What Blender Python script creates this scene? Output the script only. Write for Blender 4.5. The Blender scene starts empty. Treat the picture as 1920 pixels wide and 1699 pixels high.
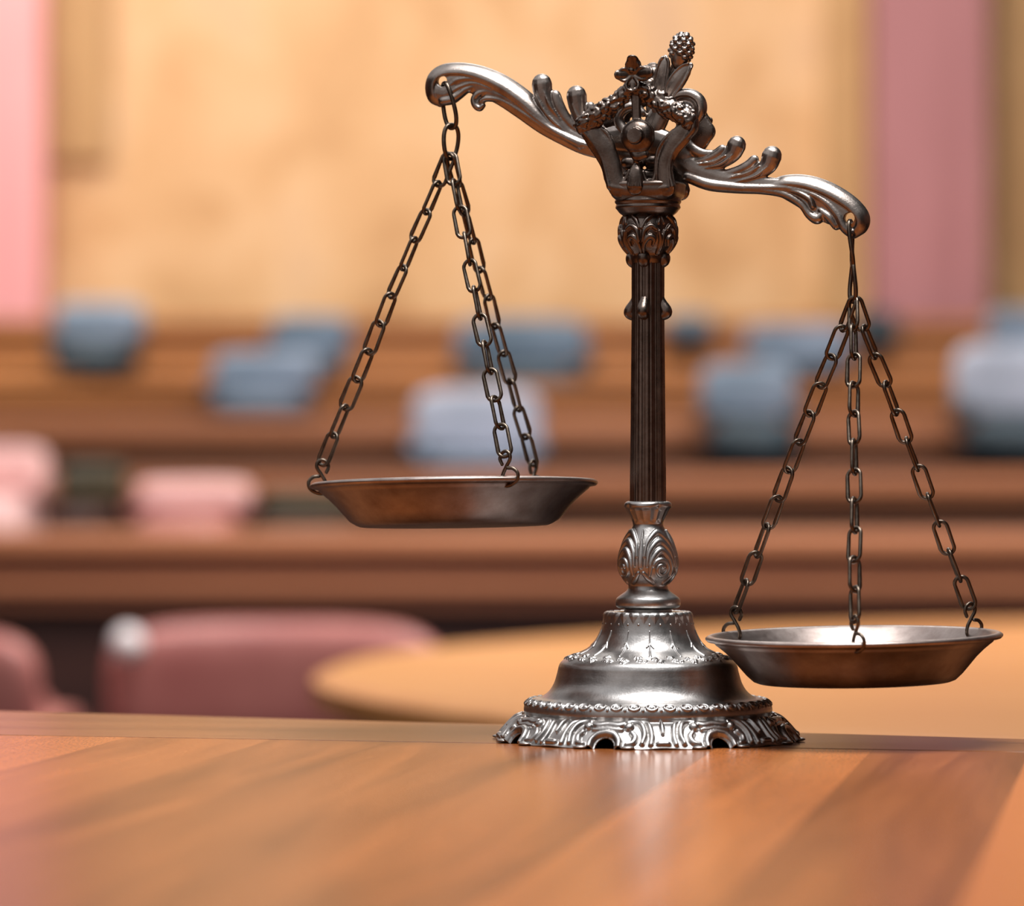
import bpy, bmesh, math, random
import numpy as np
from mathutils import Vector, Matrix

random.seed(7)
RNG = np.random.default_rng(11)
sc = bpy.context.scene
COL = sc.collection
PI = math.pi

# ------------------------------------------------------------------ camera geometry
F = 8000.0                       # focal length in pixels of the 1920 px wide frame
CX, CY = 960.0, 849.5
D0 = 2.4                         # camera to scale
PX = D0 / F                      # metres per pixel at the scale (0.3 mm)
H = (1387 - CY) * PX             # lens height above the desk top
AX = (1215 - CX) * PX            # axis of the scale
AL = math.radians(16)            # the beam is turned: right arm nearer
DIR = Vector((math.cos(AL), -math.sin(AL), 0))
NRM = Vector((-math.sin(AL), -math.cos(AL), 0))
UP = Vector((0, 0, 1))
AXIS = Vector((AX, D0, 0))

def zpx(y):
    return H - (y - CY) * PX

def at(px, py, d):
    return Vector(((px - CX) / F * d, d, H - (py - CY) / F * d))

def local(px, py, off=0.0):
    """pixel -> (s, z) in the plane of the beam, off metres in front of it"""
    r = Vector(((px - CX) / F, 1.0, -(py - CY) / F))
    o = Vector((0, 0, H))
    p0 = AXIS + NRM * off
    t = (p0 - o).dot(NRM) / r.dot(NRM)
    q = o + r * t
    return (q - p0).dot(DIR), q.z

def pl(s, z, off):
    return Vector((AX, D0, 0)) + DIR * s + NRM * off + UP * z

def bp(px, py, off=0.0):
    s, z = local(px, py, off)
    return pl(s, z, off)

# ------------------------------------------------------------------ materials
def lin(c):
    return tuple((v / 255 / 12.92) if v / 255 <= .04045 else ((v / 255 + .055) / 1.055) ** 2.4 for v in c) + (1,)

def mat(name, rough=.5, metal=0.0, base=(128, 128, 128)):
    m = bpy.data.materials.new(name); m.use_nodes = True
    b = m.node_tree.nodes['Principled BSDF']
    b.inputs['Base Color'].default_value = lin(base)
    b.inputs['Roughness'].default_value = rough
    b.inputs['Metallic'].default_value = metal
    return m, m.node_tree.nodes, m.node_tree.links, b

def ramp(nd, stops):
    r = nd.new('ShaderNodeValToRGB')
    e = r.color_ramp.elements
    while len(e) < len(stops): e.new(.5)
    for i, (p, c) in enumerate(stops):
        e[i].position = p; e[i].color = lin(c) if max(c) > 1 else (*c, 1)
    return r

def noise(nd, lk, scale, detail=4, vec=None, rough=.5):
    n = nd.new('ShaderNodeTexNoise'); n.inputs['Scale'].default_value = scale
    n.inputs['Detail'].default_value = detail; n.inputs['Roughness'].default_value = rough
    if vec is not None: lk.new(vec, n.inputs['Vector'])
    return n

def metal_mat(name, c1, c2, r1, r2, bump=.15, sc1=70, spot=None):
    m, nd, lk, b = mat(name, .3, 1)
    tc = nd.new('ShaderNodeTexCoord')
    n1 = noise(nd, lk, sc1, 6, tc.outputs['Object'], .65)
    rp = ramp(nd, [(.30, c1), (.70, c2)])
    lk.new(n1.outputs['Fac'], rp.inputs['Fac']); lk.new(rp.outputs['Color'], b.inputs['Base Color'])
    n2 = noise(nd, lk, 260, 4, tc.outputs['Object'])
    mr = nd.new('ShaderNodeMapRange'); mr.inputs['To Min'].default_value = r1; mr.inputs['To Max'].default_value = r2
    lk.new(n2.outputs['Fac'], mr.inputs['Value']); lk.new(mr.outputs['Result'], b.inputs['Roughness'])
    n3 = noise(nd, lk, 900, 4, tc.outputs['Object'])
    bm_ = nd.new('ShaderNodeBump'); bm_.inputs['Strength'].default_value = bump; bm_.inputs['Distance'].default_value = .0003
    lk.new(n3.outputs['Fac'], bm_.inputs['Height']); lk.new(bm_.outputs['Normal'], b.inputs['Normal'])
    return m

PEWTER = metal_mat('antique_pewter', (128, 118, 112), (172, 164, 158), .24, .38, .22)
DARKPEWTER = metal_mat('dark_pewter', (92, 80, 73), (128, 117, 110), .22, .38, .25, 90)
BASEMETAL = metal_mat('brushed_base_metal', (150, 147, 145), (186, 184, 182), .27, .42, .22)
PANMETAL = metal_mat('pan_metal', (134, 118, 112), (176, 164, 158), .3, .46, .12, 50)
WIRE = metal_mat('dark_wire', (78, 68, 60), (122, 110, 98), .25, .4, .2, 120)

def wood_mat(name, dark, light, rough=.35, scale=1.0, axis=0, spec=.4, plank=0.0, ang=0.0, pores=False):
    """procedural wood; grain runs along the given object axis"""
    m, nd, lk, b = mat(name, rough)
    tc = nd.new('ShaderNodeTexCoord')
    mp = nd.new('ShaderNodeMapping'); mp.inputs['Rotation'].default_value = (0, 0, ang)
    lk.new(tc.outputs['Object'], mp.inputs['Vector'])
    st = nd.new('ShaderNodeMapping')
    s = [18 * scale] * 3; s[axis] = 1.2 * scale
    st.inputs['Scale'].default_value = s
    lk.new(mp.outputs['Vector'], st.inputs['Vector'])
    n1 = noise(nd, lk, 1.0, 7, st.outputs['Vector'], .6)
    n1.inputs['Distortion'].default_value = .6
    rp = ramp(nd, [(.28, dark), (.72, light)])
    fac = n1.outputs['Fac']
    if plank:
        sx = nd.new('ShaderNodeSeparateXYZ'); lk.new(mp.outputs['Vector'], sx.inputs[0])
        dv = nd.new('ShaderNodeMath'); dv.operation = 'DIVIDE'; dv.inputs[1].default_value = plank
        lk.new(sx.outputs['X' if axis == 1 else 'Y'], dv.inputs[0])
        fl = nd.new('ShaderNodeMath'); fl.operation = 'FLOOR'; lk.new(dv.outputs[0], fl.inputs[0])
        wn = nd.new('ShaderNodeTexWhiteNoise'); wn.noise_dimensions = '1D'; lk.new(fl.outputs[0], wn.inputs['W'])
        # shift the grain of each plank
        mm = nd.new('ShaderNodeMath'); mm.operation = 'MULTIPLY_ADD'; mm.inputs[1].default_value = .5; 
        lk.new(wn.outputs['Value'], mm.inputs[0])
        sc2 = nd.new('ShaderNodeMath'); sc2.operation = 'MULTIPLY'; sc2.inputs[1].default_value = .75
        lk.new(fac, sc2.inputs[0]); lk.new(sc2.outputs[0], mm.inputs[2])
        fac = mm.outputs[0]
        rp = ramp(nd, [(.22, dark), (.80, light)])
    lk.new(fac, rp.inputs['Fac'])
    out = rp.outputs['Color']
    if pores:
        ps = nd.new('ShaderNodeMapping'); s = [900] * 3; s[axis] = 150
        ps.inputs['Scale'].default_value = s; lk.new(mp.outputs['Vector'], ps.inputs['Vector'])
        n2 = noise(nd, lk, 1, 2, ps.outputs['Vector'])
        r2 = ramp(nd, [(.38, (.62, .55, .5)), (.52, (1, 1, 1))])
        lk.new(n2.outputs['Fac'], r2.inputs['Fac'])
        mx = nd.new('ShaderNodeMix'); mx.data_type = 'RGBA'; mx.blend_type = 'MULTIPLY'; mx.inputs['Factor'].default_value = .75
        lk.new(out, mx.inputs['A']); lk.new(r2.outputs['Color'], mx.inputs['B']); out = mx.outputs['Result']
        bu = nd.new('ShaderNodeBump'); bu.inputs['Strength'].default_value = .06; bu.inputs['Distance'].default_value = .0004
        lk.new(n2.outputs['Fac'], bu.inputs['Height']); lk.new(bu.outputs['Normal'], b.inputs['Normal'])
    lk.new(out, b.inputs['Base Color'])
    b.inputs['Specular IOR Level'].default_value = spec
    return m

DESK = wood_mat('varnished_desk_wood', (78, 40, 18), (192, 116, 64), .24, 1.6, 1, .07, .085, math.radians(8.7), True)
DESK2 = wood_mat('desk_edge_wood', (88, 50, 28), (150, 98, 62), .24, 1.6, 0, .1, 0, math.radians(14), True)
BENCH_O = wood_mat('orange_bench_wood', (150, 88, 42), (188, 122, 68), .4, .6, 0)
BENCH_R = wood_mat('red_brown_bench_wood', (126, 74, 55), (162, 105, 80), .4, .6, 0)
BENCH_M = wood_mat('mid_brown_bench_wood', (158, 98, 66), (190, 126, 90), .4, .6, 0)
BENCH_D = wood_mat('dark_wood_and_recess_shade', (44, 22, 20), (66, 36, 30), .5, .6, 0)  # real dark wood on legs; on the plinths it paints recess shade
ROUND = wood_mat('honey_table_wood', (180, 118, 64), (208, 148, 90), .35, .5, 0)
FLOORM = wood_mat('dark_floor', (20, 14, 16), (34, 24, 24), .6, .5, 0)

def cloth_mat(name, c1, c2, rough=.6, scale=8):
    m, nd, lk, b = mat(name, rough)
    tc = nd.new('ShaderNodeTexCoord')
    n = noise(nd, lk, scale, 3, tc.outputs['Object'])
    rp = ramp(nd, [(.35, c1), (.65, c2)]); lk.new(n.outputs['Fac'], rp.inputs['Fac'])
    lk.new(rp.outputs['Color'], b.inputs['Base Color'])
    return m
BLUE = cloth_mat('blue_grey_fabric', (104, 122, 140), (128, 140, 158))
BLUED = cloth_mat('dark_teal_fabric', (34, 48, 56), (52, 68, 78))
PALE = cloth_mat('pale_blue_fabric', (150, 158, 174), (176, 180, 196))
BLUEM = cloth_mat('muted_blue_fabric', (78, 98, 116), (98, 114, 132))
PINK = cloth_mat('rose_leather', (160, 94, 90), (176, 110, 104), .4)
PINKL = cloth_mat('rose_leather_highlight', (222, 172, 170), (236, 192, 188), .4)  # rose leather with its highlight put into a paler colour
OLIVE = cloth_mat('dark_olive_leather', (56, 52, 36), (78, 68, 48))
GLINT = cloth_mat('pale_glint', (226, 214, 216), (240, 230, 232), .3)  # pale colour painted for a specular glint

def stone_mat(name, stops, scale, vec_scale=(1, 1, 1), rough=.6):
    m, nd, lk, b = mat(name, rough)
    tc = nd.new('ShaderNodeTexCoord'); mp = nd.new('ShaderNodeMapping'); mp.inputs['Scale'].default_value = vec_scale
    lk.new(tc.outputs['Object'], mp.inputs['Vector'])
    n = noise(nd, lk, scale, 5, mp.outputs['Vector'], .55)
    n.inputs['Distortion'].default_value = .5
    rp = ramp(nd, stops); lk.new(n.outputs['Fac'], rp.inputs['Fac']); lk.new(rp.outputs['Color'], b.inputs['Base Color'])
    return m
WALL = stone_mat('golden_marble', [(.30, (186, 138, 88)), (.44, (212, 166, 116)), (.58, (222, 180, 134)), (.75, (202, 164, 130))], 2.6, (1, 1, .8))
SHADE_OCHRE = stone_mat('pilaster_shade', [(.3, (176, 136, 88)), (.7, (196, 156, 104))], 2)  # darker wall tone that paints the shade beside the pilasters
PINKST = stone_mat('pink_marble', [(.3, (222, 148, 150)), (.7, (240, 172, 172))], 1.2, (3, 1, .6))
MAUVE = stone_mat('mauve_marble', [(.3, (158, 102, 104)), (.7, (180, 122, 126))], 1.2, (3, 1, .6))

# ------------------------------------------------------------------ mesh helpers
class MB:
    def __init__(s): s.v = []; s.f = []
    def add(s, vs, fs):
        o = len(s.v); s.v.extend([tuple(v) for v in vs]); s.f.extend([tuple(i + o for i in f) for f in fs]); return s
    def build(s, name, m, parent=None, smooth=True, origin=None):
        me = bpy.data.meshes.new(name)
        org = Vector(origin) if origin is not None else Vector((0, 0, 0))
        me.from_pydata([tuple(Vector(v) - org) for v in s.v], [], s.f); me.update()
        bm = bmesh.new(); bm.from_mesh(me); bmesh.ops.recalc_face_normals(bm, faces=bm.faces); bm.to_mesh(me); bm.free()
        if smooth:
            me.polygons.foreach_set('use_smooth', [True] * len(me.polygons))
        me.materials.append(m)
        o = bpy.data.objects.new(name, me); COL.objects.link(o); o.location = org
        if parent is not None:
            o.parent = parent
            o.location = org - world_loc(parent)
        return o

def world_loc(o):
    l = Vector(o.location)
    while o.parent is not None:
        o = o.parent; l += Vector(o.location)
    return l

def empty(name, loc=(0, 0, 0), parent=None):
    o = bpy.data.objects.new(name, None); COL.objects.link(o)
    o.empty_display_size = .05
    o.location = Vector(loc)
    if parent is not None:
        o.parent = parent; o.location = Vector(loc) - world_loc(parent)
    return o

def tag(o, label=None, cat=None, group=None, kind=None):
    for k, v in (('label', label), ('category', cat), ('group', group), ('kind', kind)):
        if v: o[k] = v
    return o

def catmull(pts, n=8):
    """pts: list of tuples (any dimension) -> smooth list"""
    P = [np.array(p, float) for p in pts]
    if len(P) < 3:
        return [P[0] * (1 - t) + P[-1] * t for t in np.linspace(0, 1, n + 1)]
    P = [2 * P[0] - P[1]] + P + [2 * P[-1] - P[-2]]
    out = []
    for i in range(1, len(P) - 2):
        a, b, c, d = P[i - 1], P[i], P[i + 1], P[i + 2]
        for k in range(n):
            t = k / n
            out.append(.5 * ((2 * b) + (-a + c) * t + (2 * a - 5 * b + 4 * c - d) * t * t + (-a + 3 * b - 3 * c + d) * t ** 3))
    out.append(P[-2])
    return out

def tube(mb, pts, radii, seg=12, normal=None, flat=1.0, closed=False, cap=True, rot=0.0):
    """sweep an ellipse; with a normal the section keeps its axes (side = t x n), flat scales along the normal"""
    pts = [Vector(p) for p in pts]; n = len(pts)
    radii = list(radii)
    if cap and not closed:
        # round ends
        def ext(p0, p1, r):
            t = (p0 - p1).normalized()
            return [(p0 + t * r * a, r * b) for a, b in ((.5, .866), (.8, .6), (.95, .31), (1.0, .04))]
        a = ext(pts[0], pts[1], radii[0])[::-1]; b = ext(pts[-1], pts[-2], radii[-1])
        pts = [p for p, _ in a] + pts + [p for p, _ in b]
        radii = [r for _, r in a] + radii + [r for _, r in b]
        n = len(pts)
    vs = []; prev = None
    for i in range(n):
        if closed: t = (pts[(i + 1) % n] - pts[i - 1])
        else: t = pts[min(i + 1, n - 1)] - pts[max(i - 1, 0)]
        t.normalize()
        if normal is not None:
            e2 = Vector(normal); e1 = t.cross(e2)
            e1.normalize()
        else:
            if prev is None:
                g = Vector((0, 0, 1)) if abs(t.z) < .9 else Vector((1, 0, 0))
                e1 = t.cross(g).normalized()
            else:
                e1 = (prev - t * prev.dot(t)).normalized()
            prev = e1; e2 = t.cross(e1)
        if rot: e1, e2 = e1 * math.cos(rot) + e2 * math.sin(rot), e2 * math.cos(rot) - e1 * math.sin(rot)
        for k in range(seg):
            a = 2 * PI * k / seg
            vs.append(pts[i] + e1 * (radii[i] * math.cos(a)) + e2 * (radii[i] * flat * math.sin(a)))
    fs = []
    m = n if closed else n - 1
    for i in range(m):
        for k in range(seg):
            a = i * seg + k; b = i * seg + (k + 1) % seg
            c = ((i + 1) % n) * seg + (k + 1) % seg; d = ((i + 1) % n) * seg + k
            fs.append((a, b, c, d))
    if not closed:
        fs.append(tuple(range(seg))[::-1]); fs.append(tuple((n - 1) * seg + k for k in range(seg)))
    mb.add(vs, fs)

def sweep(mb, pxs, off=0.0, flat=1.0, n=6, seg=14, back=None, rot=0.0):
    """pxs: list of (px, py, r_px[, extra offset px]) in the beam plane"""
    pxs = [tuple(p) + (0,) * (4 - len(p)) for p in pxs]
    L = []
    for (x, y, r, o) in pxs:
        s, z = local(x, y, off); L.append((s, z, r * PX, o * PX))
    C = catmull(L, n)
    use = off if back is None else back
    sgn = 1 if back is None else -1
    tube(mb, [pl(c[0], c[1], use + sgn * c[3]) for c in C], [max(c[2], .0002) for c in C], seg, NRM, flat, rot=rot)

def ball(mb, c, rx, ry=None, rz=None, mtx=None, nu=14, nv=10):
    ry = rx if ry is None else ry; rz = rx if rz is None else rz
    c = Vector(c); vs = []; fs = []
    M = mtx if mtx is not None else Matrix.Identity(3)
    for i in range(nv + 1):
        ph = PI * i / nv
        for j in range(nu):
            th = 2 * PI * j / nu
            q = Vector((rx * math.sin(ph) * math.cos(th), ry * math.sin(ph) * math.sin(th), rz * math.cos(ph)))
            vs.append(c + M @ q)
    for i in range(nv):
        for j in range(nu):
            a = i * nu + j; b = i * nu + (j + 1) % nu
            fs.append((a, b, b + nu, a + nu))
    mb.add(vs, fs)

def box(mb, c, size, rz=0):
    c = Vector(c); hx, hy, hz = [s / 2 for s in size]
    R = Matrix.Rotation(rz, 3, 'Z')
    vs = [c + R @ Vector((x * hx, y * hy, z * hz)) for x in (-1, 1) for y in (-1, 1) for z in (-1, 1)]
    mb.add(vs, [(0, 1, 3, 2), (4, 6, 7, 5), (0, 4, 5, 1), (2, 3, 7, 6), (0, 2, 6, 4), (1, 5, 7, 3)])

def cyl(mb, c0, c1, r0, r1, seg=32):
    tube(mb, [c0, c1], [r0, r1], seg, None, 1, False, False)

def bevel(o, w, s=3):
    m = o.modifiers.new('bevel', 'BEVEL'); m.width = w; m.segments = s; m.limit_method = 'ANGLE'
    return o

def remesh(o, voxel=.0005, smooth=3, cutters=()):
    r = o.modifiers.new('fuse', 'REMESH'); r.mode = 'VOXEL'; r.voxel_size = voxel; r.use_smooth_shade = True
    if smooth:
        s = o.modifiers.new('soft', 'SMOOTH'); s.iterations = smooth; s.factor = .5
    cs = []
    for mbc in cutters:
        c = mbc.build('cutter', PEWTER)
        b = o.modifiers.new('hole', 'BOOLEAN'); b.object = c; b.operation = 'DIFFERENCE'; b.solver = 'EXACT'; cs.append(c)
    dg = bpy.context.evaluated_depsgraph_get(); dg.update()
    me = bpy.data.meshes.new_from_object(o.evaluated_get(dg))
    mats = [m for m in o.data.materials]
    o.modifiers.clear(); o.data = me
    me.materials.clear()
    for m in mats: me.materials.append(m)
    me.polygons.foreach_set('material_index', [0] * len(me.polygons))
    me.polygons.foreach_set('use_smooth', [True] * len(me.polygons))
    for c in cs: bpy.data.objects.remove(c)
    return o

# relief on a surface of revolution ---------------------------------------------------------
def stroke_h(U, V, pts, height):
    """rounded ridge along a smooth polyline of (u, v, r)"""
    C = catmull(pts, 5)
    hmax = np.zeros_like(U)
    for a, b in zip(C[:-1], C[1:]):
        ab = (b - a)[:2]; L2 = max(float(ab @ ab), 1e-9)
        t = np.clip(((U - a[0]) * ab[0] + (V - a[1]) * ab[1]) / L2, 0, 1)
        d = np.hypot(U - (a[0] + ab[0] * t), V - (a[1] + ab[1] * t))
        r = a[2] + (b[2] - a[2]) * t
        hmax = np.maximum(hmax, np.sqrt(np.clip(1 - (d / r) ** 2, 0, 1)))
    return hmax * height

def lathe(name, prof, m, parent, cols=720, step=1.5, disp=None, hole=None, centre=(AX, D0), smoothprof=True, section=None, origin=None):
    """prof: list of (r_px, y_px) from top to bottom; disp(theta, v, r) -> outward displacement in px"""
    C = np.array(catmull(prof, 10)) if smoothprof else np.array(prof, float)
    seglen = np.hypot(*(C[1:] - C[:-1]).T); arc = np.concatenate([[0], np.cumsum(seglen)])
    nrow = max(8, int(arc[-1] / step)) + 1
    v = np.linspace(0, arc[-1], nrow)
    R = np.interp(v, arc, C[:, 0]); Y = np.interp(v, arc, C[:, 1])
    dR = np.gradient(R, v); dY = np.gradient(Y, v)
    nr, ny = dY, -dR                     # outward normal of the profile (y down)
    th = np.linspace(-PI, PI, cols, endpoint=False)
    T, Vv = np.meshgrid(th, v); RR = np.repeat(R[:, None], cols, 1); YY = np.repeat(Y[:, None], cols, 1)
    h = disp(T, Vv, RR, YY) if disp else np.zeros_like(T)
    if section is not None: RR = RR * section(T, YY)
    R2 = RR + nr[:, None] * h; Y2 = YY + ny[:, None] * h
    X = centre[0] + R2 * np.sin(T) * PX; Yw = centre[1] - R2 * np.cos(T) * PX; Z = H - (Y2 - CY) * PX
    org = np.array(origin if origin is not None else (centre[0], centre[1], float(zpx(prof[-1][1]))))
    co = np.stack([X, Yw, Z], -1).reshape(-1, 3) - org
    i = np.arange(nrow - 1)[:, None]; j = np.arange(cols)[None, :]
    a = i * cols + j; b = i * cols + (j + 1) % cols
    q = np.stack([a, a + cols, b + cols, b], -1).reshape(-1, 4)
    if hole is not None:
        hm = hole(T, Vv, RR, YY)[:-1, :].reshape(-1); q = q[~hm]
    me = bpy.data.meshes.new(name)
    # caps
    co = np.vstack([co, [[0, 0, zpx(prof[0][1]) - org[2]]]])
    tri = np.stack([np.arange(cols), (np.arange(cols) + 1) % cols, np.full(cols, len(co) - 1)], -1)
    faces = [tuple(x) for x in q.tolist()] + ([tuple(x) for x in tri.tolist()] if prof[0][0] > 0 else [])
    me.from_pydata(co.tolist(), [], faces); me.update()
    me.polygons.foreach_set('use_smooth', [True] * len(me.polygons))
    me.materials.append(m)
    o = bpy.data.objects.new(name, me); COL.objects.link(o)
    o.location = Vector(org.tolist())
    if parent is not None:
        o.parent = parent; o.location = Vector(org.tolist()) - world_loc(parent)
    return o

# ================================================================== THE SCALE
scale = empty('balance_scale', (AX, D0, 0))
tag(scale, 'ornate pewter balance scale, beam tilted down to the right, standing on the desk', 'balance scale')

# ---- base
NU = 8
PH0 = math.radians(4)
def skirt_relief(u, v):
    h = np.zeros_like(u)
    for s in (-1, 1):
        for pts, hh in (
            ([(64, 18, 9), (62, 17, 9)], 6),
            ([(66, 8, 4), (56, 4, 6), (44, 8, 6.5), (36, 20, 6), (33, 38, 5.5), (37, 56, 5)], 5.5),
            ([(42, 4, 4), (28, 9, 5.5), (22, 24, 5.5), (20, 42, 5), (22, 58, 5)], 5),
            ([(78, 64, 6), (79, 50, 6.5), (88, 37, 7), (104, 32, 7)], 6.5),
            ([(73, 12, 6), (84, 15, 7), (96, 13, 7), (104, 12, 7)], 5.5),
            ([(76, 25, 4), (90, 24, 5), (104, 22, 5)], 4),
            ([(56, 32, 6), (50, 42, 6.5), (54, 54, 6), (64, 58, 5)], 5),
        ):
            h = np.maximum(h, stroke_h(u, v, [(s * a, b, c) for a, b, c in pts], hh))
    h = np.maximum(h, stroke_h(u, v, [(0, 4, 4), (0, 22, 5), (0, 34, 3)], 5))
    h = np.maximum(h, stroke_h(u, v, [(-7, 56, 7), (7, 56, 7)], 5.5))
    return h
BASEPROF = [(0, 1147), (60, 1147), (76, 1147.5), (82, 1151), (84, 1160), (86, 1170), (89, 1180), (93, 1190), (102, 1205), (114, 1217), (132, 1226), (150, 1233),
            (162, 1240), (167, 1248), (169, 1256), (171, 1264), (176, 1280), (185, 1295), (199, 1306), (213, 1309), (224, 1313), (231, 1320), (233, 1330), (231, 1338),
            (233, 1342), (246, 1347), (258, 1358), (268, 1369), (277, 1379), (283, 1385.5)]
_C = np.array(catmull(BASEPROF, 10)); _arc = np.concatenate([[0], np.cumsum(np.hypot(*(_C[1:] - _C[:-1]).T))])
def v_at(i): return _arc[i * 10]
V_SK = v_at(24); V_END = _arc[-1]
flr = [(RNG.uniform(-1, 1), RNG.uniform(0, 1), RNG.uniform(2.2, 4.2)) for _ in range(9)]
def base_disp(T, V, R, Y):
    h = np.zeros_like(T)
    # skirt
    per = 2 * PI / NU
    w = (T - PH0 + per / 2) % per - per / 2
    rows = V[:, 0] > V_SK - 4
    u = w / per * 208
    h[rows] = 1.45 * skirt_relief(u[rows], (V[rows] - V_SK) * 66 / (V_END - V_SK))
    # egg band
    per = 2 * PI / 44; w = ((T + per / 2) % per - per / 2) / per * 32
    rows = (Y[:, 0] > 1307) & (Y[:, 0] < 1329) & (V[:, 0] > v_at(17)); v = V[rows] - v_at(20)
    ring = np.hypot(w[rows] / 11.5, (v - 2) / 8.5)
    h[rows] = np.maximum(h[rows], 3.2 * np.clip(1 - (np.abs(ring - .85) / .25) ** 2, 0, 1))
    h[rows] = np.maximum(h[rows], 2.6 * np.clip(1 - (ring / .5) ** 2, 0, 1))
    h[rows] = np.maximum(h[rows], stroke_h(np.abs(w[rows]), v, [(16, 2, 2.2), (16, 10, 2.2)], 2.4))
    # flower band
    per = 2 * PI / 14; w = ((T + per / 2) % per - per / 2) / per * 62
    v0 = v_at(10) - 2; v1 = v_at(12) + 2
    rows = (V[:, 0] > v0 - 8) & (V[:, 0] < v1 + 6)
    for (a, b, r) in flr:
        cu, cv = a * 27, v0 + b * (v1 - v0)
        d = np.hypot(w[rows] - cu, V[rows] - cv); an = np.arctan2(V[rows] - cv, w[rows] - cu)
        rr = r * 1.7 * (1 + .28 * np.cos(5 * an))
        h[rows] = np.maximum(h[rows], 3.6 * np.clip(1 - (d / rr) ** 2, 0, 1) - 1.6 * np.clip(1 - (d / (r * .6)) ** 2, 0, 1))
    # engraved sprigs
    rows = (V[:, 0] > v_at(6) - 4) & (V[:, 0] < v0 + 4); vs = v_at(7)
    for pts in ([(0, vs - 10, .9), (0, vs + 10, 1.8), (0, v0, 2.4)], [(0, vs + 16, 1.8), (-8, vs + 24, 1.6)], [(0, vs + 14, 1.8), (9, vs + 26, 1.6)]):
        h[rows] = np.maximum(h[rows], stroke_h(w[rows], V[rows], pts, 1.8))
    # notched top band
    per = 2 * PI / 26; w = ((T + per / 2) % per - per / 2) / per * 20
    rows = (V[:, 0] > v_at(3) - 8) & (V[:, 0] < v_at(5)); v = V[rows] - v_at(3)
    h[rows] = np.maximum(h[rows], 1.8 * np.clip(np.abs(w[rows]) / 8 - v / 14, 0, 1))
    h[rows] = np.maximum(h[rows], stroke_h(w[rows], v, [(0, 18, 1.6), (.1, 18.2, 1.6)], 1.6))
    # scalloped foot rim
    k = np.clip((V - (V_END - 16)) / 16, 0, 1)
    h += k * (2.5 * np.cos(NU * (T - PH0)) + 1.5 * np.cos(3 * NU * (T - PH0)))
    return h
def base_hole(T, V, R, Y):
    per = 2 * PI / NU
    w = ((T - PH0 + per / 2) % per - per / 2) / per * 208
    v = (V - V_SK) * 66 / (V_END - V_SK)
    d = np.hypot((104 - np.abs(w)) / 17, (v - 62) / 21)
    return (d < 1) & (v > 30)
base = lathe('base', BASEPROF, BASEMETAL, scale, 1500, 1.25, base_disp, base_hole, origin=(AX, D0, 0))
sol = base.modifiers.new('wall', 'SOLIDIFY'); sol.thickness = .0009; sol.offset = -1
tag(base, 'silvery bell shaped base with embossed bands and pierced scroll skirt')
# little flanges under the skirt
for k in range(NU):
    a = PH0 + 2 * PI * k / NU + (PI / NU)*1.0
    for da in (-.16, .16):
        c = Vector((AX + 284 * PX * math.sin(a + da), D0 - 284 * PX * math.cos(a + da), .0012))
        fm = MB(); ball(fm, c, .0042, .0036, .0011, Matrix.Rotation(a + da, 3, 'Z'), 16, 8)
        fm.build('foot_lug', BASEMETAL, base, origin=c)

# ---- pear shaped stem piece
TH0 = math.radians(-17)
def pear_disp(T, V, R, Y):
    h = np.zeros_like(T)
    per = PI / 2
    w = ((T - math.radians(28) + per / 2) % per - per / 2) / per * 82
    y = Y - 1000
    rows = (Y[:, 0] > 992) & (Y[:, 0] < 1100)
    W = w[rows]; Yr = y[rows]
    hh = np.zeros_like(W)
    hh = np.maximum(hh, stroke_h(np.abs(W), Yr, [(41, -4, 3), (41, 30, 6), (40, 62, 4)], 4))
    for k, (top, wd) in enumerate(((-3, 34), (14, 29), (31, 24))):
        pts = [(-wd, top + 46, 3), (-wd * .86, top + 22, 5), (-wd * .45, top + 6, 5.8), (0, top, 6), (wd * .45, top + 6, 5.8), (wd * .86, top + 22, 5), (wd, top + 46, 3)]
        hh = np.maximum(hh, stroke_h(W, Yr, pts, 4.4))
    spi = [((18 - 13 * t) * math.sin(-1.2 + t * 8.2), 66 - (19 - 14 * t) * math.cos(-1.2 + t * 8.2), 4.4) for t in np.linspace(0, 1, 14)]
    hh = np.maximum(hh, stroke_h(W, Yr, spi, 4))
    hh = np.maximum(hh, stroke_h(np.abs(W), Yr, [(14, 92, 4), (27, 84, 5), (36, 74, 4)], 3.6))
    h[rows] = hh
    # scalloped flared crown at the top
    k = np.clip(1 - np.abs(Y - 949) / 9, 0, 1)
    h += k * (6 * np.abs(np.cos(2 * (T - TH0))) ** .7 - 4)
    k2 = np.clip((Y - 950) / 6, 0, 1) * np.clip((980 - Y) / 6, 0, 1)
    h += -k2 * 1.6 * np.abs(np.sin(8 * (T - TH0)))
    return h
lathe('stem_bulb', [(30, 941), (38, 940), (43, 944), (43, 950), (39, 958), (33, 970), (29, 980), (29, 986), (34, 996), (43, 1014), (50, 1034), (53, 1052), (52, 1068), (46, 1082),
                    (38, 1094), (37, 1101), (41, 1108), (52, 1116), (59, 1122), (61, 1129), (60, 1136), (55, 1140), (46, 1141), (45, 1147)],
      BASEMETAL, scale, 720, 1.1, pear_disp)

# ---- clustered shaft
def shaft_sec(T, Y):
    a = T - TH0
    c = np.abs(np.cos(2 * a)) ** .55
    k = .80 + .20 * c
    # arrises between the lobes, fine reeds on the lobes
    k += .035 * np.exp(-((np.abs((a / (PI / 2)) % 1 - .5) - .2) / .025) ** 2)
    k += .012 * np.cos(24 * a)
    return k
lathe('shaft', [(31, 480), (31, 520), (31, 600), (32, 700), (33, 820), (34, 900), (34, 946)], DARKPEWTER, scale, 480, 6, None, None, section=shaft_sec)
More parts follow.
